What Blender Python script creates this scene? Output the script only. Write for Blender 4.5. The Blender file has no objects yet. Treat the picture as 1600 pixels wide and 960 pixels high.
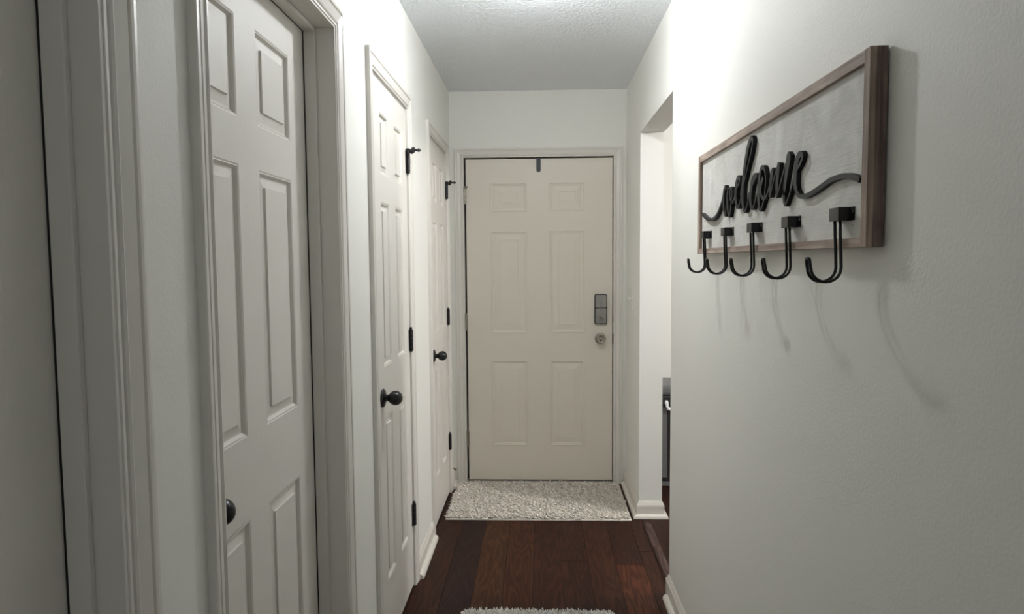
import bpy, bmesh, math, random
import numpy as np
from mathutils import Vector, Matrix

C = bpy.context.scene.collection
S = bpy.context.scene
R = math.radians

# ------------------------------------------------------------------ camera
F_PX, PITCH, YAW, ROLL, CAM_H = 1074.55, -0.06747, -0.04028, -0.00805, 1.41743
def cam_ray(a, b):                       # a right, b down in the tangent plane -> world direction
    c, s = math.cos(ROLL), math.sin(ROLL); a, b = c*a + s*b, -s*a + c*b
    c, s = math.cos(PITCH), math.sin(PITCH); yf = c + s*b; z = s - c*b
    c, s = math.cos(YAW), math.sin(YAW)
    return Vector((c*a + s*yf, -s*a + c*yf, z))
fw = cam_ray(0, 0); rt = cam_ray(1, 0) - fw; up = cam_ray(0, -1) - fw
cd = bpy.data.cameras.new('camera'); cam = bpy.data.objects.new('camera', cd); C.objects.link(cam)
cd.sensor_width = 36; cd.lens = 36*F_PX/1600; cd.clip_start = .02
m = Matrix((rt, up, -fw)).transposed().to_4x4(); m.translation = (0, 0, CAM_H)
cam.matrix_world = m
S.camera = cam
S.cycles.max_bounces = 16; S.cycles.diffuse_bounces = 12

# ------------------------------------------------------------------ world, lights, exposure
W = bpy.data.worlds.new('world'); S.world = W; W.use_nodes = True
W.node_tree.nodes['Background'].inputs[0].default_value = (.6, .7, 1, 1)
W.node_tree.nodes['Background'].inputs[1].default_value = 0.02
S.view_settings.view_transform = 'Standard'; S.view_settings.look = 'None'
S.view_settings.gamma = 1; S.view_settings.use_curve_mapping = False
S.view_settings.exposure = -0.07
HALL_LAMP = (0.02, 2.45, 2.355); HALL_WATT, BULB_R = 23.0, .034  # the bulb of the hall's ceiling lamp gives this off
DISC_WATT = 3.2                                        # extra downward throw of the same lamp
ROOM_WATT = 100.0                                       # lamp of the room through the opening
REAR_FILL_WATT = 9.0                                        # fill light added behind the camera, no lamp known there
def point(name, loc, watt, col, rad):
    l = bpy.data.lights.new(name, 'POINT'); l.energy = watt; l.color = col; l.shadow_soft_size = rad
    o = bpy.data.objects.new(name, l); o.location = loc; C.objects.link(o); return o
point('side_room_light', (2.1, 2.95, 2.25), ROOM_WATT, (1.0, .965, .94), .08)
point('rear_hall_light', (0.0, -2.2, 2.2), REAR_FILL_WATT, (.86, .93, 1.0), .1)  # added fill that lightens the surfaces facing the camera
_l = bpy.data.lights.new('hall_lamp_disc', 'AREA'); _l.shape = 'DISK'; _l.size = .08; _l.energy = DISC_WATT; _l.color = (.98, .99, 1.0)
_o = bpy.data.objects.new('hall_lamp_disc', _l); _o.location = (HALL_LAMP[0], HALL_LAMP[1], HALL_LAMP[2]-BULB_R-.004); C.objects.link(_o)

# ------------------------------------------------------------------ materials
def mat(name, col, rough=.5, metal=0.0, bump=None, spec=.5, var=None, coat=0.0):
    """bump=(scale, distance, detail, (sx,sy,sz))  var=(scale, amount, (sx,sy,sz)) natural tint variation"""
    M = bpy.data.materials.new(name); M.use_nodes = True
    N, L = M.node_tree.nodes, M.node_tree.links; b = N['Principled BSDF']
    b.inputs['Base Color'].default_value = (*col, 1); b.inputs['Roughness'].default_value = rough
    b.inputs['Metallic'].default_value = metal; b.inputs['Specular IOR Level'].default_value = spec
    b.inputs['Coat Weight'].default_value = coat
    tc = N.new('ShaderNodeTexCoord')
    def noise(scale, st, det=3, dist=0.0):
        mp = N.new('ShaderNodeMapping'); mp.inputs['Scale'].default_value = st
        L.new(tc.outputs['Object'], mp.inputs['Vector'])
        n = N.new('ShaderNodeTexNoise'); n.inputs['Scale'].default_value = scale
        n.inputs['Detail'].default_value = det; n.inputs['Distortion'].default_value = dist
        L.new(mp.outputs[0], n.inputs['Vector']); return n
    if bump:
        n = noise(bump[0], bump[3] if len(bump) > 3 else (1, 1, 1), bump[2])
        bp = N.new('ShaderNodeBump'); bp.inputs['Strength'].default_value = 1; bp.inputs['Distance'].default_value = bump[1]
        L.new(n.outputs['Fac'], bp.inputs['Height']); L.new(bp.outputs[0], b.inputs['Normal'])
    if var:
        n = noise(var[0], var[2] if len(var) > 2 else (1, 1, 1), 6, .6)
        r = N.new('ShaderNodeMapRange'); r.inputs['From Min'].default_value = .3; r.inputs['From Max'].default_value = .7
        r.inputs['To Min'].default_value = 1 - var[1]; r.inputs['To Max'].default_value = 1 + var[1]*.5
        L.new(n.outputs['Fac'], r.inputs['Value'])
        mx = N.new('ShaderNodeVectorMath'); mx.operation = 'SCALE'; mx.inputs[0].default_value = col
        L.new(r.outputs[0], mx.inputs['Scale']); L.new(mx.outputs[0], b.inputs['Base Color'])
    return M

M_WALL = mat('wall_paint', (.79, .785, .745), .6, bump=(170, .00045, 2), spec=.35)
M_CEIL = mat('textured_ceiling_paint', (.80, .83, .86), .42, bump=(65, .012, 4), spec=.5)
M_TRIM = mat('semigloss_trim_paint', (.69, .665, .62), .36, bump=(40, .0003, 2), spec=.5)
M_BASE = mat('baseboard_paint', (.68, .65, .59), .35, spec=.5)
M_DOOR = mat('door_paint', (.68, .655, .61), .5, bump=(60, .0004, 3, (8, 8, .5)), spec=.5)
M_EDOOR = mat('entry_door_paint', (.70, .655, .575), .45, bump=(300, .0003, 2), spec=.4)
M_BLACK = mat('black_bronze_metal', (.012, .012, .013), .28, .3, spec=.5)
M_HINGE = mat('matte_black_metal', (.014, .014, .015), .45, .2)
M_NICKEL = mat('satin_nickel', (.40, .37, .33), .24, 1.0)
M_NICKEL2 = mat('brushed_nickel_plate', (.36, .35, .335), .42, .9, var=(40, .12, (1, 1, .2)))
M_DARKRIM = mat('dark_lock_rim', (.03, .03, .03), .5, .5)
M_STRAP = mat('grey_metal_strap', (.025, .025, .030), .45, .3)
M_GAP = mat('dark_weatherstrip', (.012, .011, .012), .8)  # entry weatherstrip, subfloor, and painted gap shade beside two slabs
M_LETTER = mat('charcoal_letter_paint', (.007, .008, .009), .55, spec=.35, var=(30, .2))
M_HOOK = mat('black_hook_metal', (.010, .010, .011), .33, .3)
M_PLASTIC = mat('white_switch_plastic', (.80, .78, .73), .3)
M_STEEL = mat('grey_can_steel', (.13, .13, .13), .5, 0.0)
M_CANBLACK = mat('black_can_plastic', (.015, .015, .015), .5)
M_LINER = mat('white_can_liner', (.85, .85, .86), .4)
M_BACK = mat('rug_binding', (.78, .74, .68), .9)
M_THRESH = mat('threshold_metal', (.42, .39, .35), .5, .3)
M_SPRING = mat('brass_stop', (.20, .13, .07), .4, .7)
M_PORC = mat('white_lamp_enamel', (.8, .8, .8), .4)
M_BULB = bpy.data.materials.new('glowing_bulb'); M_BULB.use_nodes = True
_n = M_BULB.node_tree; _n.nodes['Principled BSDF'].inputs['Emission Color'].default_value = (.96, .985, 1.0, 1)
_n.nodes['Principled BSDF'].inputs['Emission Strength'].default_value = HALL_WATT/(4*math.pi**2*BULB_R**2)

def ramp(N, L, src, stops):
    r = N.new('ShaderNodeValToRGB'); e = r.color_ramp.elements
    e[0].position, e[0].color = stops[0][0], (*stops[0][1], 1)
    e[1].position, e[1].color = stops[-1][0], (*stops[-1][1], 1)
    for p, c in stops[1:-1]:
        q = e.new(p); q.color = (*c, 1)
    L.new(src, r.inputs[0]); return r

def wood(name, c_dark, c_light, axis, rough=.7, scale=1.0, stains=0.0):
    """sawn timber, grain along the object axis given"""
    M = bpy.data.materials.new(name); M.use_nodes = True
    N, L = M.node_tree.nodes, M.node_tree.links; b = N['Principled BSDF']; b.inputs['Roughness'].default_value = rough
    tc = N.new('ShaderNodeTexCoord'); mp = N.new('ShaderNodeMapping'); s = [60*scale]*3; s[axis] = 2.5*scale
    mp.inputs['Scale'].default_value = s; L.new(tc.outputs['Object'], mp.inputs[0])
    n = N.new('ShaderNodeTexNoise'); n.inputs['Scale'].default_value = 2.2; n.inputs['Detail'].default_value = 6
    n.inputs['Distortion'].default_value = .7; L.new(mp.outputs[0], n.inputs['Vector'])
    r = ramp(N, L, n.outputs['Fac'], [(.3, c_dark), (.68, c_light)])
    out = r.outputs[0]
    if stains:
        n2 = N.new('ShaderNodeTexNoise'); n2.inputs['Scale'].default_value = 9; n2.inputs['Detail'].default_value = 4
        L.new(tc.outputs['Object'], n2.inputs['Vector'])
        k = ramp(N, L, n2.outputs['Fac'], [(.36, (1-stains,)*3), (.6, (1, 1, 1))])
        mx = N.new('ShaderNodeMix'); mx.data_type = 'RGBA'; mx.blend_type = 'MULTIPLY'; mx.inputs[0].default_value = 1
        L.new(out, mx.inputs[6]); L.new(k.outputs[0], mx.inputs[7]); out = mx.outputs[2]
    L.new(out, b.inputs['Base Color'])
    bp = N.new('ShaderNodeBump'); bp.inputs['Distance'].default_value = .0008; L.new(n.outputs['Fac'], bp.inputs['Height'])
    L.new(bp.outputs[0], b.inputs['Normal'])
    return M
M_FRAME_Y = wood('greyed_frame_wood', (.27, .20, .165), (.50, .40, .335), 1, .75, 1, .25)
M_FRAME_Z = wood('greyed_frame_wood_upright', (.24, .17, .135), (.44, .335, .27), 2, .75, 1, .3)
M_FRAME_END = wood('aged_frame_end_wood', (.14, .095, .078), (.32, .225, .185), 2, .8, 1, .45)  # darker tone than the other frame rails

def board_material():
    M = bpy.data.materials.new('whitewashed_board'); M.use_nodes = True
    N, L = M.node_tree.nodes, M.node_tree.links; b = N['Principled BSDF']; b.inputs['Roughness'].default_value = .75
    tc = N.new('ShaderNodeTexCoord')
    def ns(sc, st, det, dist):
        mp = N.new('ShaderNodeMapping'); mp.inputs['Scale'].default_value = st; L.new(tc.outputs['Object'], mp.inputs[0])
        n = N.new('ShaderNodeTexNoise'); n.inputs['Scale'].default_value = sc; n.inputs['Detail'].default_value = det
        n.inputs['Distortion'].default_value = dist; L.new(mp.outputs[0], n.inputs['Vector']); return n
    a = ns(9, (1, 1, 1), 6, 1.0); g = ns(6, (10, 3, 60), 5, .4); w = ns(5, (6, 2.2, 22), 2, 1.5)
    r1 = ramp(N, L, a.outputs['Fac'], [(.33, (.56, .555, .525)), (.62, (.70, .695, .665))])
    r2 = ramp(N, L, g.outputs['Fac'], [(.30, (.89, .885, .87)), (.46, (1, 1, 1))])
    r3 = ramp(N, L, w.outputs['Fac'], [(.235, (.42, .36, .30)), (.262, (1, 1, 1))])
    o = r1.outputs[0]
    for k in (r2, r3):
        mx = N.new('ShaderNodeMix'); mx.data_type = 'RGBA'; mx.blend_type = 'MULTIPLY'; mx.inputs[0].default_value = 1
        L.new(o, mx.inputs[6]); L.new(k.outputs[0], mx.inputs[7]); o = mx.outputs[2]
    L.new(o, b.inputs['Base Color'])
    bp = N.new('ShaderNodeBump'); bp.inputs['Distance'].default_value = .0006; L.new(g.outputs['Fac'], bp.inputs['Height'])
    L.new(bp.outputs[0], b.inputs['Normal'])
    return M
M_BOARD = board_material()

def floor_material():
    M = bpy.data.materials.new('dark_hardwood'); M.use_nodes = True
    N, L = M.node_tree.nodes, M.node_tree.links; b = N['Principled BSDF']
    b.inputs['Roughness'].default_value = .5; b.inputs['Specular IOR Level'].default_value = .14
    at = N.new('ShaderNodeAttribute'); at.attribute_name = 'plank'
    tc = N.new('ShaderNodeTexCoord')
    off = N.new('ShaderNodeVectorMath'); off.operation = 'SCALE'; off.inputs['Scale'].default_value = 37.0
    cmb = N.new('ShaderNodeCombineXYZ')
    for i in range(3): L.new(at.outputs['Alpha'], cmb.inputs[i])
    L.new(cmb.outputs[0], off.inputs[0])
    ad = N.new('ShaderNodeVectorMath'); ad.operation = 'ADD'; L.new(tc.outputs['Object'], ad.inputs[0]); L.new(off.outputs[0], ad.inputs[1])
    mp = N.new('ShaderNodeMapping'); mp.inputs['Scale'].default_value = (9, 1.1, 9); L.new(ad.outputs[0], mp.inputs[0])
    n = N.new('ShaderNodeTexNoise'); n.inputs['Scale'].default_value = 1.0; n.inputs['Detail'].default_value = 2
    L.new(mp.outputs[0], n.inputs['Vector'])
    # cathedral rings: contour bands of the smooth noise
    mul = N.new('ShaderNodeMath'); mul.operation = 'MULTIPLY'; mul.inputs[1].default_value = 95; L.new(n.outputs['Fac'], mul.inputs[0])
    sn = N.new('ShaderNodeMath'); sn.operation = 'SINE'; L.new(mul.outputs[0], sn.inputs[0])
    rg = ramp(N, L, sn.outputs[0], [(0.0, (.58, .55, .52)), (.6, (1.0, 1.0, 1.0))])
    rg.color_ramp.elements[0].position = .0
    mp2 = N.new('ShaderNodeMapping'); mp2.inputs['Scale'].default_value = (300, 9, 300); L.new(ad.outputs[0], mp2.inputs[0])
    n2 = N.new('ShaderNodeTexNoise'); n2.inputs['Scale'].default_value = 1; n2.inputs['Detail'].default_value = 4; L.new(mp2.outputs[0], n2.inputs['Vector'])
    r2 = ramp(N, L, n2.outputs['Fac'], [(.32, (.62, .6, .58)), (.6, (1.12, 1.12, 1.12))])
    o = at.outputs['Color']
    for k in (rg, r2):
        mx = N.new('ShaderNodeMix'); mx.data_type = 'RGBA'; mx.blend_type = 'MULTIPLY'; mx.inputs[0].default_value = 1
        L.new(o, mx.inputs[6]); L.new(k.outputs[0], mx.inputs[7]); o = mx.outputs[2]
    L.new(o, b.inputs['Base Color'])
    bp = N.new('ShaderNodeBump'); bp.inputs['Distance'].default_value = .0006; L.new(n2.outputs['Fac'], bp.inputs['Height'])
    L.new(bp.outputs[0], b.inputs['Normal'])
    return M
M_FLOOR = floor_material()

def pile_material(name, lo, hi):
    M = bpy.data.materials.new(name); M.use_nodes = True
    N, L = M.node_tree.nodes, M.node_tree.links; b = N['Principled BSDF']; b.inputs['Roughness'].default_value = .9
    b.inputs['Sheen Weight'].default_value = .2
    at = N.new('ShaderNodeAttribute'); at.attribute_name = 'yarn'
    r = ramp(N, L, at.outputs['Fac'], [(0, lo), (1, hi)]); L.new(r.outputs[0], b.inputs['Base Color'])
    return M
M_PILE = pile_material('greige_woven_pile', (.42, .37, .32), (.90, .85, .78))
M_SHAG = pile_material('grey_shag_pile', (.38, .37, .34), (.76, .75, .71))

# ------------------------------------------------------------------ helpers
def new_obj(name, bm, material, parent=None, smooth=False):
    me = bpy.data.meshes.new(name); bmesh.ops.recalc_face_normals(bm, faces=bm.faces); bm.to_mesh(me); bm.free()
    if material: me.materials.append(material)
    if smooth:
        for p in me.polygons: p.use_smooth = True
    o = bpy.data.objects.new(name, me); C.objects.link(o)
    if parent: o.parent = parent; o.matrix_parent_inverse = Matrix.Identity(4)
    return o

def origin(o, loc):
    """put a top-level mesh's origin at loc (geometry is authored in world space)"""
    o.data.transform(Matrix.Translation(-Vector(loc))); o.location = loc; return o

def box(bm, x0, x1, y0, y1, z0, z1, bev=0.0):
    r = bmesh.ops.create_cube(bm, size=1)
    vs = r['verts']
    for v in vs:
        v.co = Vector(((x0+x1)/2 + v.co.x*(x1-x0), (y0+y1)/2 + v.co.y*(y1-y0), (z0+z1)/2 + v.co.z*(z1-z0)))
    if bev:
        es = list({e for v in vs for e in v.link_edges})
        bmesh.ops.bevel(bm, geom=es, offset=bev, segments=2, affect='EDGES', profile=.6)
    return bm

def boxes(*bs, bev=0.0):
    bm = bmesh.new()
    for b in bs: box(bm, *b, bev=bev)
    return bm

def empty(name, loc, label=None, cat=None, group=None, kind=None):
    o = bpy.data.objects.new(name, None); C.objects.link(o); o.location = loc; o.empty_display_size = .1
    tag(o, label, cat, group, kind); return o

def tag(o, label=None, cat=None, group=None, kind=None):
    if label: o['label'] = label
    if cat: o['category'] = cat
    if group: o['group'] = group
    if kind: o['kind'] = kind
    return o

def sweep(bm, path, prof, mp, close_ends=True):
    """sweep profile (a = offset to the left of the path, b = height off the plane) along a 2D path, mitred"""
    n = len(path); P = [Vector(p) for p in path]; D = [(P[i+1]-P[i]).normalized() for i in range(n-1)]
    nr = [Vector((-d.y, d.x)) for d in D]; rings = []
    for i in range(n):
        if i == 0: o = nr[0]
        elif i == n-1: o = nr[-1]
        else:
            k = nr[i-1] + nr[i]; o = k/(1 + nr[i-1].dot(nr[i]))
        rings.append([bm.verts.new(mp(P[i].x + o.x*a, P[i].y + o.y*a, b)) for a, b in prof])
    m_ = len(prof)
    for i in range(n-1):
        for j in range(m_):
            k = (j+1) % m_
            bm.faces.new((rings[i][j], rings[i][k], rings[i+1][k], rings[i+1][j]))
    if close_ends:
        bm.faces.new(rings[0]); bm.faces.new(rings[-1])
    return bm

def lathe(bm, prof, origin_, axis, seg=28):
    """prof: (r, t) along axis"""
    ax = Vector(axis).normalized(); u = ax.orthogonal().normalized(); v = ax.cross(u); O = Vector(origin_); rings = []
    for r, t in prof:
        if r < 1e-6: rings.append([bm.verts.new(O + ax*t)])
        else: rings.append([bm.verts.new(O + ax*t + (u*math.cos(2*math.pi*k/seg) + v*math.sin(2*math.pi*k/seg))*r) for k in range(seg)])
    for A, B in zip(rings, rings[1:]):
        if len(A) == 1 and len(B) == 1: continue
        for k in range(seg):
            l = (k+1) % seg
            if len(A) == 1: bm.faces.new((A[0], B[k], B[l]))
            elif len(B) == 1: bm.faces.new((A[k], A[l], B[0]))
            else: bm.faces.new((A[k], A[l], B[l], B[k]))
    for q in (rings[0], rings[-1]):
        if len(q) > 1: bm.faces.new(q)
    return bm

def tube(bm, pts, r, seg=10, rs=None):
    P = [Vector(p) for p in pts]; n = len(P); T = []
    for i in range(n):
        a, b = P[max(i-1, 0)], P[min(i+1, n-1)]; T.append((b-a).normalized())
    u = T[0].orthogonal().normalized(); rings = []
    for i in range(n):
        u = (u - T[i]*u.dot(T[i])).normalized(); v = T[i].cross(u); rr = rs[i] if rs else r
        rings.append([bm.verts.new(P[i] + (u*math.cos(2*math.pi*k/seg) + v*math.sin(2*math.pi*k/seg))*rr) for k in range(seg)])
    for A, B in zip(rings, rings[1:]):
        for k in range(seg):
            l = (k+1) % seg; bm.faces.new((A[k], A[l], B[l], B[k]))
    bm.faces.new(rings[0]); bm.faces.new(rings[-1]); return bm

# ------------------------------------------------------------------ hallway dimensions (metres)
XL, XR, YE, ZC = -.556, .540, 4.311, 2.461        # left wall, right wall, end wall, ceiling
WT = .115                                         # wall thickness
Y_BACK = -3.0
XR2 = .665                                        # far face of the right wall
OP0, OP1, OPZ = 2.842, 3.730, 2.094               # opening in the right wall
RX, RY0, RY1 = 3.6, -.4, 4.85                     # the room through the opening
# left doors: (jamb faces near / far, slab face x, jamb proud, stop x, casing near inner/outer, far inner/outer)
JZ = 2.050
LD = {
    1: dict(j0=.145, j1=.861, face=-.622, proud=.007, stop=-.5885, ci0=.139, ci1=.867, cw=.064),
    2: dict(j0=1.155, j1=1.884, face=-.6355, proud=.006, stop=-.602, ci0=1.151, ci1=1.888, cw=.057),
    3: dict(j0=2.297, j1=2.902, face=XL, proud=0, stop=None, ci0=2.294, ci1=2.904, cw=.057),
    4: dict(j0=3.478, j1=4.107, face=XL, proud=0, stop=None, ci0=3.474, ci1=4.108, cw=.057),
}
JT = .018
# ------------------------------------------------------------------ floor: planks along the hall
random.seed(4)
fb = bmesh.new(); col_layer = fb.loops.layers.float_color.new('plank')
def plank(x0, x1, y0, y1, tint, seed):
    g = .0003; b = .0008; zt = 0.0
    o = [(x0+g, y0+g), (x1-g, y0+g), (x1-g, y1-g), (x0+g, y1-g)]
    i = [(x0+g+b, y0+g+b), (x1-g-b, y0+g+b), (x1-g-b, y1-g-b), (x0+g+b, y1-g-b)]
    lo = [fb.verts.new((x, y, -.012)) for x, y in o]; mid = [fb.verts.new((x, y, zt-.0012)) for x, y in o]
    tp = [fb.verts.new((x, y, zt)) for x, y in i]
    fs = [fb.faces.new(tp)]
    for k in range(4):
        l = (k+1) % 4
        fs += [fb.faces.new((mid[k], mid[l], tp[l], tp[k])), fb.faces.new((lo[k], lo[l], mid[l], mid[k]))]
    for f in fs:
        for lp in f.loops: lp[col_layer] = (*tint, seed)
TINTS = [(.052, .020, .012), (.046, .018, .012), (.060, .025, .014), (.040, .017, .012), (.066, .027, .014), (.050, .021, .013)]
SPECIAL = {  # column index -> list of (y0, y1, tint) seen in the photograph
    -3: [(2.1, 5.0, (.030, .014, .012))], -2: [(1.9, 5.0, (.070, .033, .017))], -1: [(2.2, 5.0, (.064, .026, .014))],
    0: [(2.4, 5.0, (.050, .019, .012))], 1: [(2.0, 3.164, (.040, .016, .011)), (3.164, 5.0, (.044, .018, .012))],
    2: [(2.0, 5.0, (.050, .020, .012))], 3: [(2.05, 3.132, (.098, .036, .019)), (3.132, 5.0, (.043, .017, .011))],
    -4: [(2.4, 5.0, (.050, .020, .013))]}
X0, PW = -.036, .1285
k0 = math.floor((-.60-X0)/PW)
k = k0
while X0 + k*PW < RX:
    x0, x1 = X0 + k*PW, X0 + (k+1)*PW
    if k == 4: x1 = .549                                    # border plank beside the transition strip
    if k == 5: x0 = .549
    ys = []
    if k in SPECIAL:
        for a, b_, t in SPECIAL[k]: ys.append((a, b_, t))
        y = SPECIAL[k][0][0]
    else: y = 5.0
    while y > Y_BACK - .1:
        l = random.uniform(.6, 1.5); ys.append((y-l, y, random.choice(TINTS))); y -= l
    for a, b_, t in ys:
        j = random.uniform(.92, 1.08); plank(x0, x1, a, b_, (t[0]*j*.80, t[1]*j*.64, t[2]*j*.52), random.random())
    k += 1
floor = new_obj('floor', fb, M_FLOOR)
tag(floor, 'dark brown hardwood plank floor of the hallway', 'floor', kind='structure')
sub = new_obj('floor', boxes((-1.2, RX+.1, Y_BACK-.1, RY1+.1, -.06, -.0125)), M_GAP)
tag(sub, 'dark subfloor under the hardwood planks', 'floor', kind='structure')

# ------------------------------------------------------------------ ceiling and walls
ce = new_obj('ceiling', boxes((-.68, RX+.1, Y_BACK-.1, RY1+.1, ZC, ZC+.1)), M_CEIL)
tag(ce, 'white textured ceiling of the hallway', 'ceiling', kind='structure')
def wall_y(xa, xb, openings, ya, yb):
    """wall running along y between xa and xb, openings = (y0, y1, ztop)"""
    bs = []; y = ya
    for o0, o1, zt in sorted(openings):
        bs.append((xa, xb, y, o0, 0, ZC)); bs.append((xa, xb, o0, o1, zt, ZC)); y = o1
    bs.append((xa, xb, y, yb, 0, ZC)); return boxes(*bs)
wl = new_obj('wall_left', wall_y(XL-WT, XL, [(d['j0']-JT, d['j1']+JT, JZ+JT) for d in LD.values()], Y_BACK, YE), M_WALL)
tag(wl, 'off-white painted left wall holding four doors', 'wall', kind='structure')
wr = new_obj('wall_right', wall_y(XR, XR2, [(OP0, OP1, OPZ)], Y_BACK, RY1), M_WALL)
tag(wr, 'off-white right wall with doorless opening near the end', 'wall', kind='structure')
EJ0, EJ1, EJZ = -.468, .460, 2.056                     # end door jamb faces
we = new_obj('wall_end', boxes((XL-WT, EJ0-JT, YE, YE+.14, 0, ZC), (EJ1+JT, XR, YE, YE+.14, 0, ZC), (EJ0-JT, EJ1+JT, YE, YE+.14, EJZ+JT, ZC)), M_WALL)
tag(we, 'off-white end wall above and around the entry door', 'wall', kind='structure')
wb = new_obj('wall_back', boxes((XL-WT, XR2, Y_BACK-.1, Y_BACK, 0, ZC)), M_WALL)
tag(wb, 'off-white wall closing the hallway behind the viewer', 'wall', kind='structure')
for nm, b_, lb in (('wall_side_room_far', (XR2, RX+.1, RY1, RY1+.1, 0, ZC), 'bright far wall of the room through the opening'),
                   ('wall_side_room_right', (RX, RX+.1, RY0, RY1, 0, ZC), 'right wall of the room through the opening'),
                   ('wall_side_room_near', (XR2, RX+.1, RY0-.1, RY0, 0, ZC), 'near wall of the room through the opening')):
    tag(new_obj(nm, boxes(b_), M_WALL), lb, 'wall', kind='structure')

# ------------------------------------------------------------------ trim profiles
def casing_prof(w):
    k = w/.057
    pr = [(0, -.001), (0, .0075), (.0015, .0092), (.006, .0096), (.0085, .0075), (.010, .0108), (.014, .0128), (.019, .0100),
          (.026, .0118), (.034, .0138), (.0385, .0150), (.040, .0118), (.0425, .0118), (.0445, .0156), (.049, .0166), (.0545, .0164), (.057, .0150), (.057, -.001)]
    return [(a*k, b) for a, b in pr]
BOARD = [(0, 0), (.013, 0), (.013, .066), (.0118, .068), (.0118, .072), (.0095, .074), (.0075, .080), (.0045, .086), (.003, .090), (0, .090)]
SHOE = [(.0125, 0), (.033, 0), (.033, .003), (.0315, .010), (.028, .0155), (.022, .0195), (.0125, .021)]
flat = lambda x, y, b: (x, y, b)
def base(name, label, paths, shoes, material=M_BASE):
    bm = bmesh.new()
    for p in paths: sweep(bm, p, BOARD, flat)
    o = new_obj(name, bm, material); tag(o, label, 'baseboard', kind='structure')
    if shoes:
        bm = bmesh.new()
        for p in shoes: sweep(bm, p, SHOE, flat)
        new_obj('shoe_molding', bm, material, o)
    return o
# room must lie to the left of the path
def cas_out(d): return d['ci0']-d['cw'], d['ci1']+d['cw']
edges = [Y_BACK] + [e for d in (1, 2, 3, 4) for e in cas_out(LD[d])] + [YE]
segs = [(edges[i], edges[i+1]) for i in range(0, len(edges), 2)]
lp = [[(XL, b_), (XL, a)] for a, b_ in segs]
base('baseboard_left', 'painted baseboard pieces between the left doors', lp, [[(XL, b_-.004), (XL, a+.004)] for a, b_ in segs])
base('baseboard_right', 'painted baseboard along the right wall and around its end',
     [[(XR, Y_BACK), (XR, OP0), (XR2, OP0), (XR2, RY0)]], [[(XR, Y_BACK), (XR, OP0-.032)]])
base('baseboard_opening', 'painted baseboard wrapping the far side of the opening',
     [[(XR2, RY1), (XR2, OP1), (XR, OP1), (XR, YE)]], [[(XR2, RY1), (XR2, OP1), (XR, OP1), (XR, YE-.02)]])
base('baseboard_side_room', 'baseboard of the room through the opening', [[(RX, RY1), (XR2+.02, RY1)]], None)
# wooden transition strip across the opening
bm = bmesh.new()
sweep(bm, [(.546, OP0+.03), (.546, OP1-.115)], [(0, 0), (0, .006), (-.004, .0115), (-.012, .0145), (-.030, .0145), (-.038, .0115), (-.042, .006), (-.042, 0)], flat)
cl = bm.loops.layers.float_color.new('plank')
for f in bm.faces:
    for l_ in f.loops: l_[cl] = (.085, .050, .042, .37)
tag(new_obj('trim_1', bm, M_FLOOR), 'raised dark wood transition strip across the opening', 'floor trim', kind='structure')

# ------------------------------------------------------------------ door building
def slab_mesh(w, h, t, cols, rows, mp, mould):
    """six-panel slab; cols/rows = panel spans; mp(s, z, d) -> xyz with d = depth behind the face; mould = [(inset, depth)...]"""
    bm = bmesh.new(); V = {}
    def v(s, z, d):
        k = (round(s, 5), round(z, 5), round(d, 5))
        if k not in V: V[k] = bm.verts.new(mp(s, z, d))
        return V[k]
    ss = sorted({0, w, *[x for c in cols for x in c]}); zs = sorted({0, h, *[x for r in rows for x in r]})
    for i in range(len(ss)-1):
        for j in range(len(zs)-1):
            a, b_, c, d = ss[i], ss[i+1], zs[j], zs[j+1]
            if (a, b_) in cols and (c, d) in rows:
                prev = (a, b_, c, d, 0.0)
                for ins, dep in mould:
                    q = (a+ins, b_-ins, c+ins, d-ins, dep); P_, Q = prev, q
                    cp = [(P_[0], P_[2]), (P_[1], P_[2]), (P_[1], P_[3]), (P_[0], P_[3])]
                    cq = [(Q[0], Q[2]), (Q[1], Q[2]), (Q[1], Q[3]), (Q[0], Q[3])]
                    for e in range(4):
                        g = (e+1) % 4
                        bm.faces.new((v(*cp[e], P_[4]), v(*cp[g], P_[4]), v(*cq[g], Q[4]), v(*cq[e], Q[4])))
                    prev = q
                bm.faces.new((v(prev[0], prev[2], prev[4]), v(prev[1], prev[2], prev[4]), v(prev[1], prev[3], prev[4]), v(prev[0], prev[3], prev[4])))
            else:
                bm.faces.new((v(a, c, 0), v(b_, c, 0), v(b_, d, 0), v(a, d, 0)))
    # edges and back
    for i in range(len(ss)-1):
        for z in (0, h): bm.faces.new((v(ss[i], z, 0), v(ss[i+1], z, 0), v(ss[i+1], z, t), v(ss[i], z, t)))
    for j in range(len(zs)-1):
        for s in (0, w): bm.faces.new((v(s, zs[j], 0), v(s, zs[j+1], 0), v(s, zs[j+1], t), v(s, zs[j], t)))
    for i in range(len(ss)-1):
        for j in range(len(zs)-1):
            bm.faces.new((v(ss[i], zs[j], t), v(ss[i+1], zs[j], t), v(ss[i+1], zs[j+1], t), v(ss[i], zs[j+1], t)))
    return bm
MOULD = [(.0035, .0018), (.0055, .0012), (.0095, .0070), (.011, .0090), (.015, .0090), (.036, .0055), (.0368, .0012)]
MOULD_N = [(.0035, .0018), (.0055, .0012), (.0092, .0065), (.0105, .0085), (.014, .0085), (.031, .0055), (.0318, .0012)]
MOULD_E = [(.003, -.0022), (.0075, -.0022), (.0115, .0030), (.019, .0044), (.0215, .0068), (.058, .0016), (.0602, .0040), (.0625, .0032)]
ROWS = [(.255, .857), (1.040, 1.627), (1.726, 1.940)]     # z spans of the panels

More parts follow.
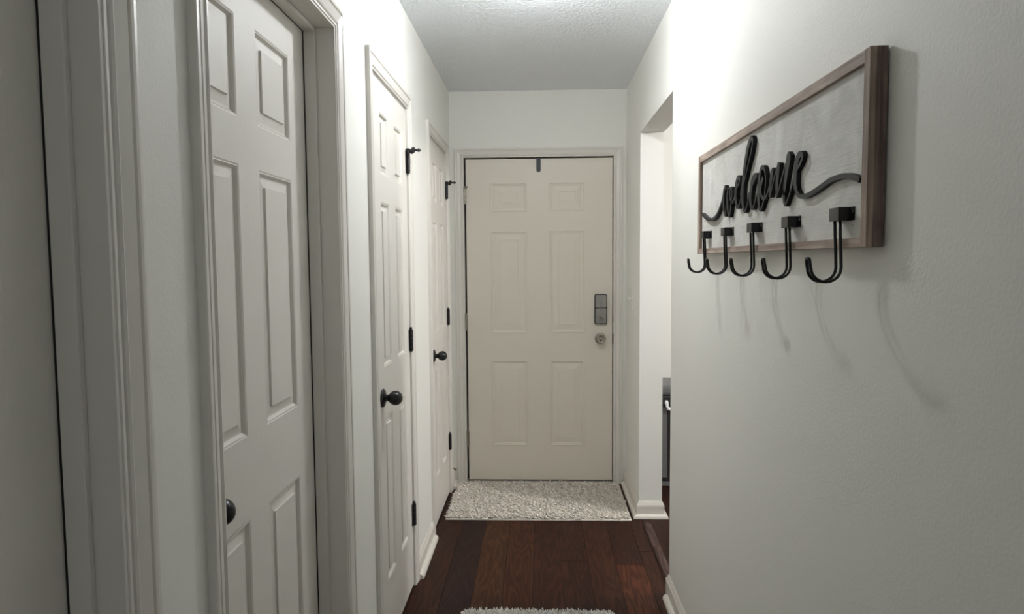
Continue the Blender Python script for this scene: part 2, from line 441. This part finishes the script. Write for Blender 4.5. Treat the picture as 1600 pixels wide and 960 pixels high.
def knob(parent, centre, direction, material=M_BLACK):
    """rose on the slab face at centre, ball standing out along direction"""
    bm = bmesh.new()
    lathe(bm, [(.0, 0), (.0325, 0), (.0335, .002), (.0330, .005), (.029, .0085), (.018, .0115), (.0125, .013), (.0115, .020), (.013, .0235)]
          + [(.0255*math.sin(a), .0465 - .0255*math.cos(a)) for a in [R(x) for x in range(34, 180, 9)]] + [(0, .072)], centre, direction, 36)
    o = new_obj('knob', bm, material, parent, True)
    e = o.modifiers.new('edge', 'EDGE_SPLIT'); e.split_angle = R(50)
    return o

def add_hinge(parent, x, y, z0, z1, material=M_HINGE, stop=False, axis='x'):
    """knuckle barrel on the hall side with the two thin leaves' edges; parts stay children of the door"""
    bm = bmesh.new(); n = 5; g = .0004; hgt = (z1-z0)/n; q = 1.0 if axis == 'x' else .7
    for i in range(n):
        lathe(bm, [(.0090*q, z0+i*hgt+g), (.0092*q, z0+i*hgt+2*g), (.0092*q, z0+(i+1)*hgt-2*g), (.0090*q, z0+(i+1)*hgt-g)], (x, y, 0), (0, 0, 1), 16)
    lathe(bm, [(.005, z0-.003), (.005, z1+.004), (.0068, z1+.005), (.0068, z1+.008), (.004, z1+.010)], (x, y, 0), (0, 0, 1), 16)
    if axis == 'x':                                        # on the left wall: leaf faces turned to the hall
        box(bm, x-.012, x-.0045, y-.019, y-.0006, z0, z1); box(bm, x-.012, x-.004, y+.0006, y+.011, z0, z1)
    else:
        box(bm, x-.0105, x-.0006, y+.004, y+.012, z0, z1); box(bm, x+.0006, x+.0105, y+.004, y+.012, z0, z1)
    return new_obj('hinge', bm, material, parent)

def hinge_stop(hinge, x, y, z, d, s, material=M_HINGE):
    """pin door stop: collar, threaded arm, adjusting nut and cone bumper along direction d"""
    bm = bmesh.new(); D = Vector(d).normalized(); O = Vector((x, y, z))
    lathe(bm, [(.0085*s, z-.004), (.0085*s, z+.004)], (x, y, 0), (0, 0, 1), 14)
    A = O + Vector((0, 0, 0))
    lathe(bm, [(.0032*s, 0), (.0032*s, .012*s), (.0050*s, .013*s), (.0095*s, .0165*s), (.0105*s, .021*s), (.0095*s, .024*s), (.0040*s, .0255*s), (.0036*s, .036*s),
               (.0062*s, .037*s), (.0058*s, .042*s), (.0025*s, .047*s)], A, D, 14)
    B = Vector((D.y, -D.x, 0))*.5 + D*.25 - Vector((0, 0, .35))
    lathe(bm, [(.0030*s, 0), (.0030*s, .014*s), (.0075*s, .015*s), (.0068*s, .019*s), (.003*s, .020*s)], A + D*.012*s, B.normalized(), 12)
    return new_obj('hinge_stop', bm, material, hinge)

def left_door(idx, label, cols, slab0, slab1, knob_y, knob_z, hinges, face_t=.035, mould=MOULD, slab_bot=.012):
    d = LD[idx]; root = empty('door_%d' % idx, (XL, d['j0'], 0), label, 'door', kind='structure'); L = Vector(root.location)
    def put(bm): bmesh.ops.translate(bm, verts=bm.verts, vec=-L); return bm
    xb = XL - WT
    # jamb: two legs and the head, plus stops
    xf = XL + d['proud']
    bm = boxes((xb, xf, d['j0']-JT, d['j0'], 0, JZ+JT), (xb, xf, d['j1'], d['j1']+JT, 0, JZ+JT), (xb, xf, d['j0'], d['j1'], JZ, JZ+JT), bev=.0012)
    new_obj('jamb', put(bm), M_TRIM, root)
    if d['stop'] is not None:
        s0, s1, p = d['face']+.0030, d['stop'], .011
        bm = boxes((s0, s1, d['j0'], d['j0']+p, 0, JZ), (s0, s1, d['j1']-p, d['j1'], 0, JZ), (s0, s1, d['j0']+p, d['j1']-p, JZ-p, JZ), bev=.002)
    else:
        s0, s1, p = XL-.050, XL-.0375, .011
        bm = boxes((s0, s1, d['j0'], d['j0']+p, 0, JZ), (s0, s1, d['j1']-p, d['j1'], 0, JZ), (s0, s1, d['j0']+p, d['j1']-p, JZ-p, JZ), bev=.002)
    new_obj('door_stop_bead', put(bm), M_TRIM, root)
    if d['stop'] is not None:                              # dark strip added to paint the shaded gap between stop and slab
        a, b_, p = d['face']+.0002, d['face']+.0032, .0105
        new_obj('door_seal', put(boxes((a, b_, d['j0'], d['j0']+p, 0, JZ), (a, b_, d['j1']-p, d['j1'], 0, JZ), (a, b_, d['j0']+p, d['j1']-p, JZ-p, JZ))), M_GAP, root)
    bm = bmesh.new(); r = .005
    sweep(bm, [(d['ci0'], 0), (d['ci0'], JZ+r), (d['ci1'], JZ+r), (d['ci1'], 0)], casing_prof(d['cw']), lambda s, z, b: (XL+b, s, z))
    new_obj('casing', put(bm), M_TRIM, root)
    # slab
    w = slab1-slab0; fx = d['face']
    bm = slab_mesh(w, 2.047-slab_bot, face_t, [(a-slab0, b_-slab0) for a, b_ in cols], [(a-slab_bot, b_-slab_bot) for a, b_ in ROWS],
                   lambda s, z, dd: (fx-dd, slab0+s, slab_bot+z), mould)
    sl = new_obj('door_slab', put(bm), M_DOOR, root)
    if knob_y is not None:
        k_ = knob(sl, Vector((fx, knob_y, knob_z))-L, (1, 0, 0))
    for i, (z0, z1) in enumerate(hinges):
        hy = (slab1 + d['j1'])/2; hx = XL+.0075
        h = add_hinge(root, hx-L.x, hy-L.y, z0, z1)
        if i == 0: hinge_stop(h, hx-L.x, hy-L.y, z1+.004, (1, -.12, -.06), 1.2)
    return root
HZ = [(1.787, 1.880), (1.036, 1.128), (.275, .369)]
left_door(1, 'nearest left door, mostly cut off by the photo edge, dim grey-white', [(.268, .447), (.553, .735)], .150, .857, None, None, [])
left_door(2, 'large six-panel left door seen close up, recessed behind its frame', [(1.259, 1.449), (1.556, 1.760)], 1.159, 1.8785, 1.218, .958, [])
left_door(3, 'second closet door from the entry, narrow six-panel with black hinges', [(2.418, 2.553), (2.662, 2.803)], 2.301, 2.8965, 2.379, .937, HZ, mould=MOULD_N)
left_door(4, 'narrow six-panel closet door beside the end wall', [(3.600, 3.742), (3.852, 3.992)], 3.482, 4.102, 3.552, .923, HZ, mould=MOULD_N)

# ------------------------------------------------------------------ entry door
ed = empty('door_5', (0, YE, 0), 'beige six-panel entry door closing the far end of the hall', 'door', kind='structure'); LE = Vector(ed.location)
def pe(bm): bmesh.ops.translate(bm, verts=bm.verts, vec=-LE); return bm
new_obj('jamb', pe(boxes((EJ0-JT, EJ0, YE, YE+.14, 0, EJZ+JT), (EJ1, EJ1+JT, YE, YE+.14, 0, EJZ+JT), (EJ0, EJ1, YE, YE+.14, EJZ, EJZ+JT), bev=.001)), M_TRIM, ed)
new_obj('weatherstrip', pe(boxes((EJ0, EJ0+.014, YE+.046, YE+.06, 0, EJZ), (EJ1-.014, EJ1, YE+.046, YE+.06, 0, EJZ), (EJ0+.014, EJ1-.014, YE+.046, YE+.06, EJZ-.014, EJZ))), M_GAP, ed)
bm = bmesh.new()
sweep(bm, [(EJ0-.002, 0), (EJ0-.002, EJZ+.0), (EJ1+.0, EJZ+.0), (EJ1+.0, 0)], casing_prof(.056), lambda s, z, b: (s, YE-b, z))
new_obj('casing', pe(bm), M_TRIM, ed)
EC = [(-.306, -.075), (.060, .280)]; ER = [(.239, .790), (.960, 1.603), (1.721, 1.901)]; ES0, ES1, EB = -.456, .4535, .020
bm = slab_mesh(ES1-ES0, 2.046-EB, .044, [(a-ES0, b_-ES0) for a, b_ in EC], [(a-EB, b_-EB) for a, b_ in ER], lambda s, z, d: (ES0+s, YE+d, EB+z), MOULD_E)
es = new_obj('door_slab', pe(bm), M_EDOOR, ed)
new_obj('threshold', pe(boxes((EJ0, EJ1, YE-.012, YE+.14, 0, .012), bev=.003)), M_THRESH, ed)
# nickel hinges
for i, zc in enumerate((1.822, 1.030, .283)):
    h = add_hinge(ed, EJ0+.005, -.006, zc-.048, zc+.048, M_NICKEL, axis='y')
    if i == 0: hinge_stop(h, EJ0+.005, -.006, zc+.052, (.75, -1.0, -.02), .8, M_NICKEL)
# deadbolt
lx, lz = .381, 1.110
def rrect(bm, x0, x1, z0, z1, y0, y1, rad, seg=5):
    pts = []
    for cx, cz, a0 in ((x1-rad, z1-rad, 0), (x0+rad, z1-rad, 90), (x0+rad, z0+rad, 180), (x1-rad, z0+rad, 270)):
        for k in range(seg+1):
            a = R(a0+90*k/seg); pts.append((cx+rad*math.cos(a), cz+rad*math.sin(a)))
    A = [bm.verts.new((x, y0, z)) for x, z in pts]; B = [bm.verts.new((x, y1, z)) for x, z in pts]
    c = ((x0+x1)/2, (z0+z1)/2); F = [bm.verts.new((c[0]+(x-c[0])*.955, y1-.0025, c[1]+(z-c[1])*.98)) for x, z in pts]
    n = len(pts)
    for P_, Q in ((A, B), (B, F)):
        for k in range(n): bm.faces.new((P_[k], P_[(k+1) % n], Q[(k+1) % n], Q[k]))
    bm.faces.new(A); bm.faces.new(F)
bm = bmesh.new(); rrect(bm, lx-.0385, lx+.0385, 1.017, 1.2045, 0, -.018, .011)
dl = new_obj('deadbolt', bm, M_DARKRIM, es)
bm = bmesh.new(); rrect(bm, lx-.033, lx+.034, 1.121, 1.200, -.018, -.026, .007); new_obj('battery_cover', bm, M_NICKEL2, dl)
bm = bmesh.new(); rrect(bm, lx-.033, lx+.034, 1.0215, 1.1175, -.018, -.0235, .007); new_obj('lock_plate', bm, M_NICKEL2, dl)
bm = bmesh.new(); lathe(bm, [(.011, 0), (.011, .005), (.008, .007)], (lx-.004, -.024, 1.066), (0, -1, 0), 20)
r_ = bmesh.new(); box(r_, -.019, .019, -.012, 0, -.0045, .0045, bev=.003)
bmesh.ops.rotate(r_, verts=r_.verts, cent=(0, 0, 0), matrix=Matrix.Rotation(R(32), 3, 'Y'))
bmesh.ops.translate(r_, verts=r_.verts, vec=(lx-.004, -.031, 1.066))
me_ = bpy.data.meshes.new('t'); r_.to_mesh(me_); r_.free(); bm.from_mesh(me_)
new_obj('thumb_turn', bm, M_NICKEL, dl)
bm = bmesh.new()
lathe(bm, [(0, 0), (.034, 0), (.035, .003), (.033, .007), (.020, .010), (.0125, .012), (.0115, .026), (.016, .030), (.024, .036), (.0275, .045), (.0275, .052), (.025, .059),
           (.019, .0635), (.0165, .0625), (.0125, .0625), (.012, .0645), (.007, .0655), (0, .0655)], (.379, 0, .926), (0, -1, 0), 36)
kn = new_obj('knob', bm, M_NICKEL, es, True); q_ = kn.modifiers.new('edge', 'EDGE_SPLIT'); q_.split_angle = R(40)
tag(kn, 'round satin nickel knob')
bm = bmesh.new(); box(bm, EJ1-.0055, EJ1-.0008, -.006, .03, 1.03, 1.085, bev=.001); box(bm, EJ1-.0055, EJ1+.001, -.009, .03, .895, .955, bev=.002)
new_obj('strike_plate', bm, M_HINGE, ed)

# over-the-door strap hook
bm = bmesh.new()
bx = .0135
pts = []
for k in range(9):
    a = R(180 + 180*k/8); pts.append((bx*math.cos(a), 1.976 + bx*math.sin(a)))
pts = [(-bx, 2.0455)] + pts + [(bx, 2.0455)]
A = [bm.verts.new((-.0025+x, YE-.0008, z)) for x, z in pts]; B = [bm.verts.new((-.0025+x, YE-.0035, z)) for x, z in pts]
for k in range(len(pts)): l = (k+1) % len(pts); bm.faces.new((A[k], A[l], B[l], B[k]))
bm.faces.new(A); bm.faces.new(B); box(bm, -.016, .011, YE-.0035, YE+.046, 2.0462, 2.0485); box(bm, -.016, .011, YE+.0442, YE+.046, 2.02, 2.0485)
oh = origin(new_obj('door_strap', bm, M_STRAP), (-.0025, YE, 1.965))
tag(oh, 'small dark grey metal strap hooked over the top of the entry door', 'door hook')

# tiny doorstop near the floor between closet and entry
bm = bmesh.new(); lathe(bm, [(.008, 0), (.009, .003), (.0045, .005), (.0045, .022), (.008, .023), (.008, .028), (.005, .030)], (XL+.0004, 4.236, .118), (1, -.25, -.45), 14)
tag(origin(new_obj('door_stop', bm, M_SPRING), (XL, 4.236, .118)), 'tiny brown door stop low on wall between closet and entry door', 'door stop')

# ------------------------------------------------------------------ light switch
sw = empty('light_switch', (XR, 4.05, 1.19), 'white double toggle light switch on right wall beside entry door', 'light switch'); LS = Vector(sw.location)
bm = boxes((XR-.0055, XR-.0002, 3.992, 4.108, 1.134, 1.250), bev=.002); bmesh.ops.translate(bm, verts=bm.verts, vec=-LS); new_obj('cover_plate', bm, M_PLASTIC, sw)
for yy, up_ in ((4.027, 1), (4.073, -1)):
    bm = boxes((-.020, -.004, -.005, .005, -.006, .006), bev=.002)
    bmesh.ops.rotate(bm, verts=bm.verts, cent=(0, 0, 0), matrix=Matrix.Rotation(R(28*up_), 3, 'Y'))
    bmesh.ops.translate(bm, verts=bm.verts, vec=(0, yy-LS.y, .002)); new_obj('toggle', bm, M_PLASTIC, sw)

# ------------------------------------------------------------------ welcome sign with hooks
SX0, SXB, SXW = .5105, .519, .537        # frame front, board face, back
SN, SF, SB, ST = 1.101, 2.248, 1.4345, 1.7425
sg = empty('welcome_sign', (XR, (SN+SF)/2, SB), 'long framed whitewashed welcome sign with five black hooks on right wall', 'wall sign'); LG = Vector(sg.location)
tilt = R(.25)
def ps(bm): bmesh.ops.translate(bm, verts=bm.verts, vec=-LG); return bm
bw = .0215
new_obj('board', ps(boxes((SXB, SXW-.004, SN+bw*.6, SF-bw*.6, SB+bw*.6, ST-bw*.6))), M_BOARD, sg)
new_obj('frame_rail', ps(boxes((SX0, SXW, SN+.010, SF-.010, ST-.0205, ST), bev=.0012)), M_FRAME_Y, sg)
new_obj('frame_rail', ps(boxes((SX0, SXW, SN+.010, SF-.010, SB, SB+.0155), bev=.0012)), M_FRAME_Y, sg)
new_obj('frame_rail', ps(boxes((SX0-.0003, SXW, SF-bw, SF, SB-.0003, ST+.0003), bev=.0012)), M_FRAME_Z, sg)
new_obj('frame_rail', ps(boxes((SX0-.0003, SX0+.010, SN+.0006, SN+bw, SB-.0003, ST+.0003), bev=.0015)), M_FRAME_Z, sg)
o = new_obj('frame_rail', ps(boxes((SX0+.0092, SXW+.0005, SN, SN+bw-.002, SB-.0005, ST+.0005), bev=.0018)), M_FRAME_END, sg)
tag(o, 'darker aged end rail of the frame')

# lettering: centrelines measured on the sign face, (y, z, half width)
LET = [
    [(2.189,1.558,0.004),(2.138,1.542,0.00425),(2.085,1.534,0.0045),(2.034,1.536,0.0045),(1.998,1.548,0.00425),(1.976,1.562,0.004),(1.955,1.577,0.004),(1.94,1.595,0.004),(1.928,1.61,0.0045),(1.922,1.615,0.0055)],
    [(1.918,1.613,0.0055),(1.932,1.606,0.0075),(1.937,1.592,0.0085),(1.938,1.576,0.0085),(1.935,1.558,0.0075),(1.924,1.541,0.005),(1.918,1.536,0.0035),(1.913,1.545,0.0035),(1.907,1.559,0.003),(1.903,1.576,0.0035),(1.897,1.592,0.004)],
    [(1.892,1.607,0.006),(1.898,1.595,0.0075),(1.9,1.578,0.0085),(1.896,1.559,0.0075),(1.887,1.54,0.0055),(1.877,1.532,0.004),(1.869,1.542,0.0035),(1.864,1.558,0.0035),(1.856,1.574,0.0035),(1.854,1.588,0.0035),(1.858,1.6,0.0035),(1.864,1.605,0.004),(1.872,1.6,0.005),(1.873,1.587,0.005),(1.866,1.575,0.004),(1.853,1.567,0.0035),(1.839,1.57,0.0035),(1.828,1.58,0.003),(1.819,1.592,0.003),(1.807,1.603,0.003),(1.794,1.609,0.0035),(1.785,1.617,0.004),(1.79,1.624,0.005)],
    [(1.789,1.625,0.0045),(1.806,1.622,0.0075),(1.817,1.607,0.009),(1.821,1.585,0.009),(1.818,1.567,0.008),(1.809,1.553,0.006),(1.799,1.55,0.004),(1.784,1.557,0.0035),(1.776,1.569,0.003),(1.767,1.58,0.003),(1.76,1.589,0.003)],
    [(1.773,1.567,0.003),(1.764,1.585,0.003),(1.754,1.601,0.003),(1.744,1.612,0.003),(1.733,1.625,0.003),(1.733,1.626,0.003),(1.718,1.645,0.003),(1.701,1.665,0.0035),(1.688,1.684,0.004),(1.684,1.698,0.0045),(1.69,1.707,0.005)],
    [(1.692,1.707,0.0055),(1.707,1.701,0.0075),(1.721,1.688,0.009),(1.732,1.671,0.0095),(1.743,1.651,0.0095),(1.751,1.63,0.009),(1.756,1.615,0.009),(1.761,1.595,0.01),(1.762,1.574,0.01),(1.758,1.555,0.008),(1.749,1.541,0.0055),(1.74,1.534,0.004),(1.729,1.54,0.0035),(1.72,1.551,0.003),(1.712,1.564,0.003),(1.706,1.577,0.003)],
    [(1.649,1.607,0.0035),(1.653,1.612,0.006),(1.668,1.609,0.01),(1.684,1.599,0.01),(1.693,1.583,0.009),(1.697,1.566,0.0085),(1.693,1.549,0.007),(1.685,1.539,0.005),(1.674,1.539,0.004),(1.663,1.547,0.003),(1.655,1.558,0.003),(1.647,1.565,0.003),(1.639,1.57,0.003)],
    [(1.594,1.616,0.004),(1.602,1.624,0.0045),(1.617,1.624,0.006),(1.627,1.612,0.0065),(1.632,1.594,0.0075),(1.634,1.572,0.008),(1.633,1.552,0.0075),(1.627,1.536,0.006),(1.618,1.53,0.0045),(1.607,1.536,0.0035),(1.599,1.545,0.0035),(1.592,1.556,0.003),(1.588,1.57,0.003),(1.585,1.588,0.003),(1.586,1.602,0.003),(1.594,1.618,0.004)],
    [(1.602,1.601,0.005),(1.613,1.594,0.007),(1.621,1.582,0.007),(1.621,1.57,0.0055),(1.611,1.559,0.0045),(1.598,1.553,0.004),(1.583,1.556,0.0035),(1.571,1.564,0.003),(1.561,1.576,0.003),(1.551,1.59,0.003)],
    [(1.538,1.613,0.005),(1.545,1.603,0.008),(1.551,1.587,0.008),(1.556,1.57,0.0075),(1.555,1.555,0.004),(1.546,1.566,0.003),(1.537,1.581,0.003),(1.526,1.596,0.003),(1.511,1.612,0.003),(1.502,1.619,0.003)],
    [(1.502,1.621,0.007),(1.506,1.608,0.009),(1.509,1.592,0.009),(1.512,1.574,0.0085),(1.512,1.556,0.006),(1.511,1.55,0.003),(1.502,1.56,0.003),(1.492,1.573,0.003),(1.482,1.586,0.003),(1.472,1.599,0.003),(1.461,1.613,0.003)],
    [(1.44,1.631,0.008),(1.446,1.622,0.012),(1.451,1.606,0.01),(1.457,1.59,0.009),(1.463,1.573,0.008),(1.468,1.556,0.007),(1.47,1.554,0.007),(1.467,1.537,0.0055),(1.459,1.529,0.004),(1.45,1.536,0.003),(1.439,1.545,0.003),(1.428,1.558,0.003),(1.418,1.571,0.0035),(1.406,1.585,0.0035),(1.394,1.596,0.004),(1.382,1.602,0.004),(1.374,1.609,0.004),(1.371,1.616,0.0045),(1.376,1.621,0.0055)],
    [(1.376,1.621,0.005),(1.389,1.619,0.008),(1.399,1.61,0.009),(1.405,1.597,0.009),(1.407,1.583,0.0085),(1.408,1.57,0.0085),(1.404,1.557,0.007),(1.395,1.547,0.0055),(1.381,1.539,0.0045),(1.364,1.537,0.0045),(1.344,1.537,0.0045),(1.311,1.541,0.00475),(1.277,1.547,0.00475),(1.245,1.553,0.00475),(1.215,1.555,0.0045),(1.19,1.555,0.0045),(1.166,1.552,0.0045),(1.142,1.546,0.0045),(1.13,1.541,0.00425)]]
XF = .5085
def catmull(P, sub=7):
    P = [np.array(p, float) for p in P]; out = []
    Q = [2*P[0]-P[1]] + P + [2*P[-1]-P[-2]]
    for i in range(1, len(Q)-2):
        a, b_, c, d = Q[i-1:i+3]
        for k in range(sub):
            t = k/sub; out.append(.5*((2*b_) + (c-a)*t + (2*a-5*b_+4*c-d)*t*t + (3*b_-a-3*c+d)*t**3))
    out.append(P[-1]); return out
def brush(bm, P, eps):
    """flat-nib stroke with width, cut as a solid letter piece of even thickness"""
    Q = catmull(P); n = len(Q); A = []; B = []
    for i in range(n):
        a, b_ = Q[max(i-1, 0)], Q[min(i+1, n-1)]; t = b_[:2]-a[:2]; t = t/(np.linalg.norm(t)+1e-9); nn = np.array((-t[1], t[0])); w = max(Q[i][2], .002)
        # broad-nib: vertical strokes broad, horizontal ones slim
        A.append(Q[i][:2] + nn*w); B.append(Q[i][:2] - nn*w)
    xf, xb = XF+eps, SXB+.0002
    ring = [(bm.verts.new((xf, *a)), bm.verts.new((xf, *b_)), bm.verts.new((xb, *b_)), bm.verts.new((xb, *a))) for a, b_ in zip(A, B)]
    for p, q in zip(ring, ring[1:]):
        for k in range(4): l = (k+1) % 4; bm.faces.new((p[k], p[l], q[l], q[k]))
    bm.faces.new(ring[0]); bm.faces.new(ring[-1])
bm = bmesh.new()
for i, st in enumerate(LET): brush(bm, st, i*.00012)
new_obj('welcome_lettering', ps(bm), M_LETTER, sg)

# five hooks
def make_hook(y):
    b0 = boxes((.4965, SXB-.0021, y-.0185, y+.0185, 1.4795, 1.5020), bev=.0012)
    box(b0, SXB-.0022, SXB-.0003, y-.030, y+.030, 1.4795, 1.5020)
    hk = new_obj('coat_hook', ps(b0), M_HOOK, sg)
    bm = bmesh.new()
    for s in (-1, 1):
        yy = y + s*.0102; pts = [(.5035, yy, 1.4800), (.5045, yy, 1.455), (.5060, yy, 1.425), (.5070, yy, 1.402)]
        for k in range(1, 13):
            a = R(180*k/12); pts.append((.4825 + .0245*math.cos(a), yy - s*.0028*max(0, (k-6)/6), 1.4005 - .0235*math.sin(a)))
        pts += [(.4565, y+s*.0074, 1.408)]
        for k in range(1, 5):
            a = R(90*k/4); pts.append((.4565-.0005*k, y + s*.0074*math.cos(a), 1.413 + .0045*math.sin(a)))
        tube(bm, pts, .0026, 10)
    new_obj('hook_wire', ps(bm), M_HOOK, hk, True)
    bm = bmesh.new()
    lathe(bm, [(.0028, 0), (.0026, .0008), (.0012, .0013), (0, .0013)], (SXB-.0022, y-.0245, 1.494), (-1, 0, 0), 12)
    new_obj('screw', ps(bm), M_NICKEL, hk)
for y in (1.190, 1.424, 1.660, 1.896, 2.131): make_hook(y)

# ------------------------------------------------------------------ rugs
def tufts(n_x, n_y, x0, x1, y0, y1, zb, length, width, lean, seed, corner=.0, row=0.0):
    rs = np.random.RandomState(seed)
    gx, gy = np.meshgrid((np.arange(n_x)+.5)/n_x, (np.arange(n_y)+.5)/n_y)
    gx = gx.ravel(); gy = gy.ravel(); N = len(gx)
    X = x0 + (gx + rs.uniform(-.6, .6, N)/n_x)*(x1-x0); Y = y0 + (gy + rs.uniform(-.6, .6, N)/n_y)*(y1-y0)
    X = np.clip(X, x0, x1); Y = np.clip(Y, y0, y1)
    if corner:
        dx = np.maximum(0, np.abs(X-(x0+x1)/2) - ((x1-x0)/2-corner)); dy = np.maximum(0, np.abs(Y-(y0+y1)/2) - ((y1-y0)/2-corner))
        keep = dx*dx+dy*dy < corner*corner; X, Y = X[keep], Y[keep]; N = len(X)
    ln = length*rs.uniform(.7, 1.2, N); wd = width*rs.uniform(.75, 1.3, N)
    th = rs.uniform(0, 2*np.pi, N); am = rs.uniform(.15, .75, N)
    dx = np.cos(th)*am + lean[0]; dy = np.sin(th)*am + lean[1]
    if row: ph = np.sin((X*.9+Y*1.25)*2*np.pi/row); ln *= 1 + .16*ph
    ts = [0, .45, .8, 1.0]; rr = [.75, 1.05, .85, .25]; K = 4
    V = np.zeros((N, len(ts)*K, 3)); ph0 = rs.uniform(0, np.pi, N)
    for i, t in enumerate(ts):
        bend = t*t
        cx = X + dx*ln*bend; cy = Y + dy*ln*bend; cz = zb + ln*t*(1-.38*t*np.minimum(1, np.hypot(dx, dy)))
        for k in range(K):
            a = ph0 + k*2*np.pi/K
            V[:, i*K+k, 0] = cx + np.cos(a)*wd*rr[i]; V[:, i*K+k, 1] = cy + np.sin(a)*wd*rr[i]; V[:, i*K+k, 2] = cz
    F = []
    for i in range(len(ts)-1):
        for k in range(K): l = (k+1) % K; F.append((i*K+k, i*K+l, (i+1)*K+l, (i+1)*K+k))
    F.append(tuple((len(ts)-1)*K+k for k in range(K)))
    F = np.array(F); FF = (F[None] + (np.arange(N)*len(ts)*K)[:, None, None]).reshape(-1, 4)
    shade = np.repeat(np.clip(rs.normal(.55, .22, N), 0, 1), len(ts)*K)
    return V.reshape(-1, 3), FF, shade
def rug(name, label, x0, x1, y0, y1, args, material, backing=True, zb=.006, inset=.004):
    root = empty(name, ((x0+x1)/2, (y0+y1)/2, 0), label, 'rug', group=None); L = Vector(root.location)
    bm = boxes((x0-L.x, x1-L.x, y0-L.y, y1-L.y, 0.0005, zb+.002), bev=.002); new_obj('backing', bm, M_BACK, root)
    V, F, sh = tufts(*args[:2], x0+inset-L.x, x1-inset-L.x, y0+inset-L.y, y1-inset-L.y, zb, *args[2:])
    me = bpy.data.meshes.new('pile'); me.vertices.add(len(V)); me.vertices.foreach_set('co', V.ravel())
    me.loops.add(F.size); me.loops.foreach_set('vertex_index', F.ravel().astype(np.int32))
    me.polygons.add(len(F)); me.polygons.foreach_set('loop_start', (np.arange(len(F))*4).astype(np.int32))
    at = me.attributes.new('yarn', 'FLOAT', 'POINT'); at.data.foreach_set('value', sh.astype(np.float32))
    me.update(calc_edges=True); me.validate(); me.materials.append(material)
    for p in me.polygons: p.use_smooth = True
    o = bpy.data.objects.new('pile', me); C.objects.link(o); o.parent = root; o['kind'] = 'stuff'
    return root
rug('rug', 'greige textured rug lying in front of the entry door', -.522, .492, 3.664, 4.285,
    (112, 66, .019, .0052, (-.55, -.35), 3, .0, .030), M_PILE, zb=.007, inset=.006)
rug('rug', 'shaggy light grey rug cut off by the bottom of the photo', -.322, .292, 1.72, 2.675,
    (120, 180, .021, .0030, (0, 0), 8, .03, 0), M_SHAG, zb=.006, inset=.006)

# ------------------------------------------------------------------ trash can seen through the opening
tc_ = empty('trash_can', (.80, 4.40, 0), 'tall grey trash can with white liner, seen through the opening', 'trash can'); LT = Vector(tc_.location)
def pt_(bm): bmesh.ops.translate(bm, verts=bm.verts, vec=-LT); return bm
new_obj('body', pt_(boxes((.700, .789, 4.250, 4.53, .055, .50), bev=.004)), M_STEEL, tc_)
new_obj('side_panel', pt_(boxes((.7895, .96, 4.262, 4.53, .03, .505), bev=.006)), M_CANBLACK, tc_)
new_obj('base', pt_(boxes((.704, .93, 4.258, 4.52, .0005, .060), bev=.004)), M_CANBLACK, tc_)
new_obj('kick_plate', pt_(boxes((.700, .900, 4.244, 4.256, .004, .030), bev=.002)), M_STEEL, tc_)
new_obj('rim', pt_(boxes((.696, .965, 4.246, 4.535, .505, .575), bev=.012)), M_CANBLACK, tc_)
bm = bmesh.new(); box(bm, .694, .966, 4.242, 4.54, .5755, .640, bev=.02); new_obj('lid', pt_(bm), M_STEEL, tc_)
bm = bmesh.new(); random.seed(2)
tube(bm, [(.782, 4.243, .545), (.781, 4.238, .528), (.784, 4.236, .510), (.792, 4.236, .496), (.806, 4.240, .490), (.83, 4.244, .496)], .01, 8, [.006, .011, .009, .011, .010, .004])
for v in bm.verts: v.co += Vector((random.uniform(-1, 1), random.uniform(-.5, .5), random.uniform(-1, 1)))*.0022
new_obj('liner', pt_(bm), M_LINER, tc_)

# ------------------------------------------------------------------ ceiling lamps (above the frame)
def ceiling_lamp(label, x, y, zb, r):
    root = empty('ceiling_lamp', (x, y, ZC), label, 'ceiling lamp')
    bm = bmesh.new(); lathe(bm, [(0, 0), (.065, 0), (.065, -.006), (.055, -.012), (.024, -.016), (.016, zb-ZC+r*1.02), (.0, zb-ZC+r*1.02)], (0, 0, 0), (0, 0, 1), 32)
    new_obj('canopy', bm, M_PORC, root, False)
    bm = bmesh.new(); bmesh.ops.create_icosphere(bm, subdivisions=2, radius=r)
    bmesh.ops.translate(bm, verts=bm.verts, vec=(0, 0, zb-ZC)); new_obj('bulb', bm, M_BULB, root)
    return root
ceiling_lamp('small white bare-bulb ceiling lamp of the hallway, just above the photo', HALL_LAMP[0], HALL_LAMP[1], HALL_LAMP[2], BULB_R)
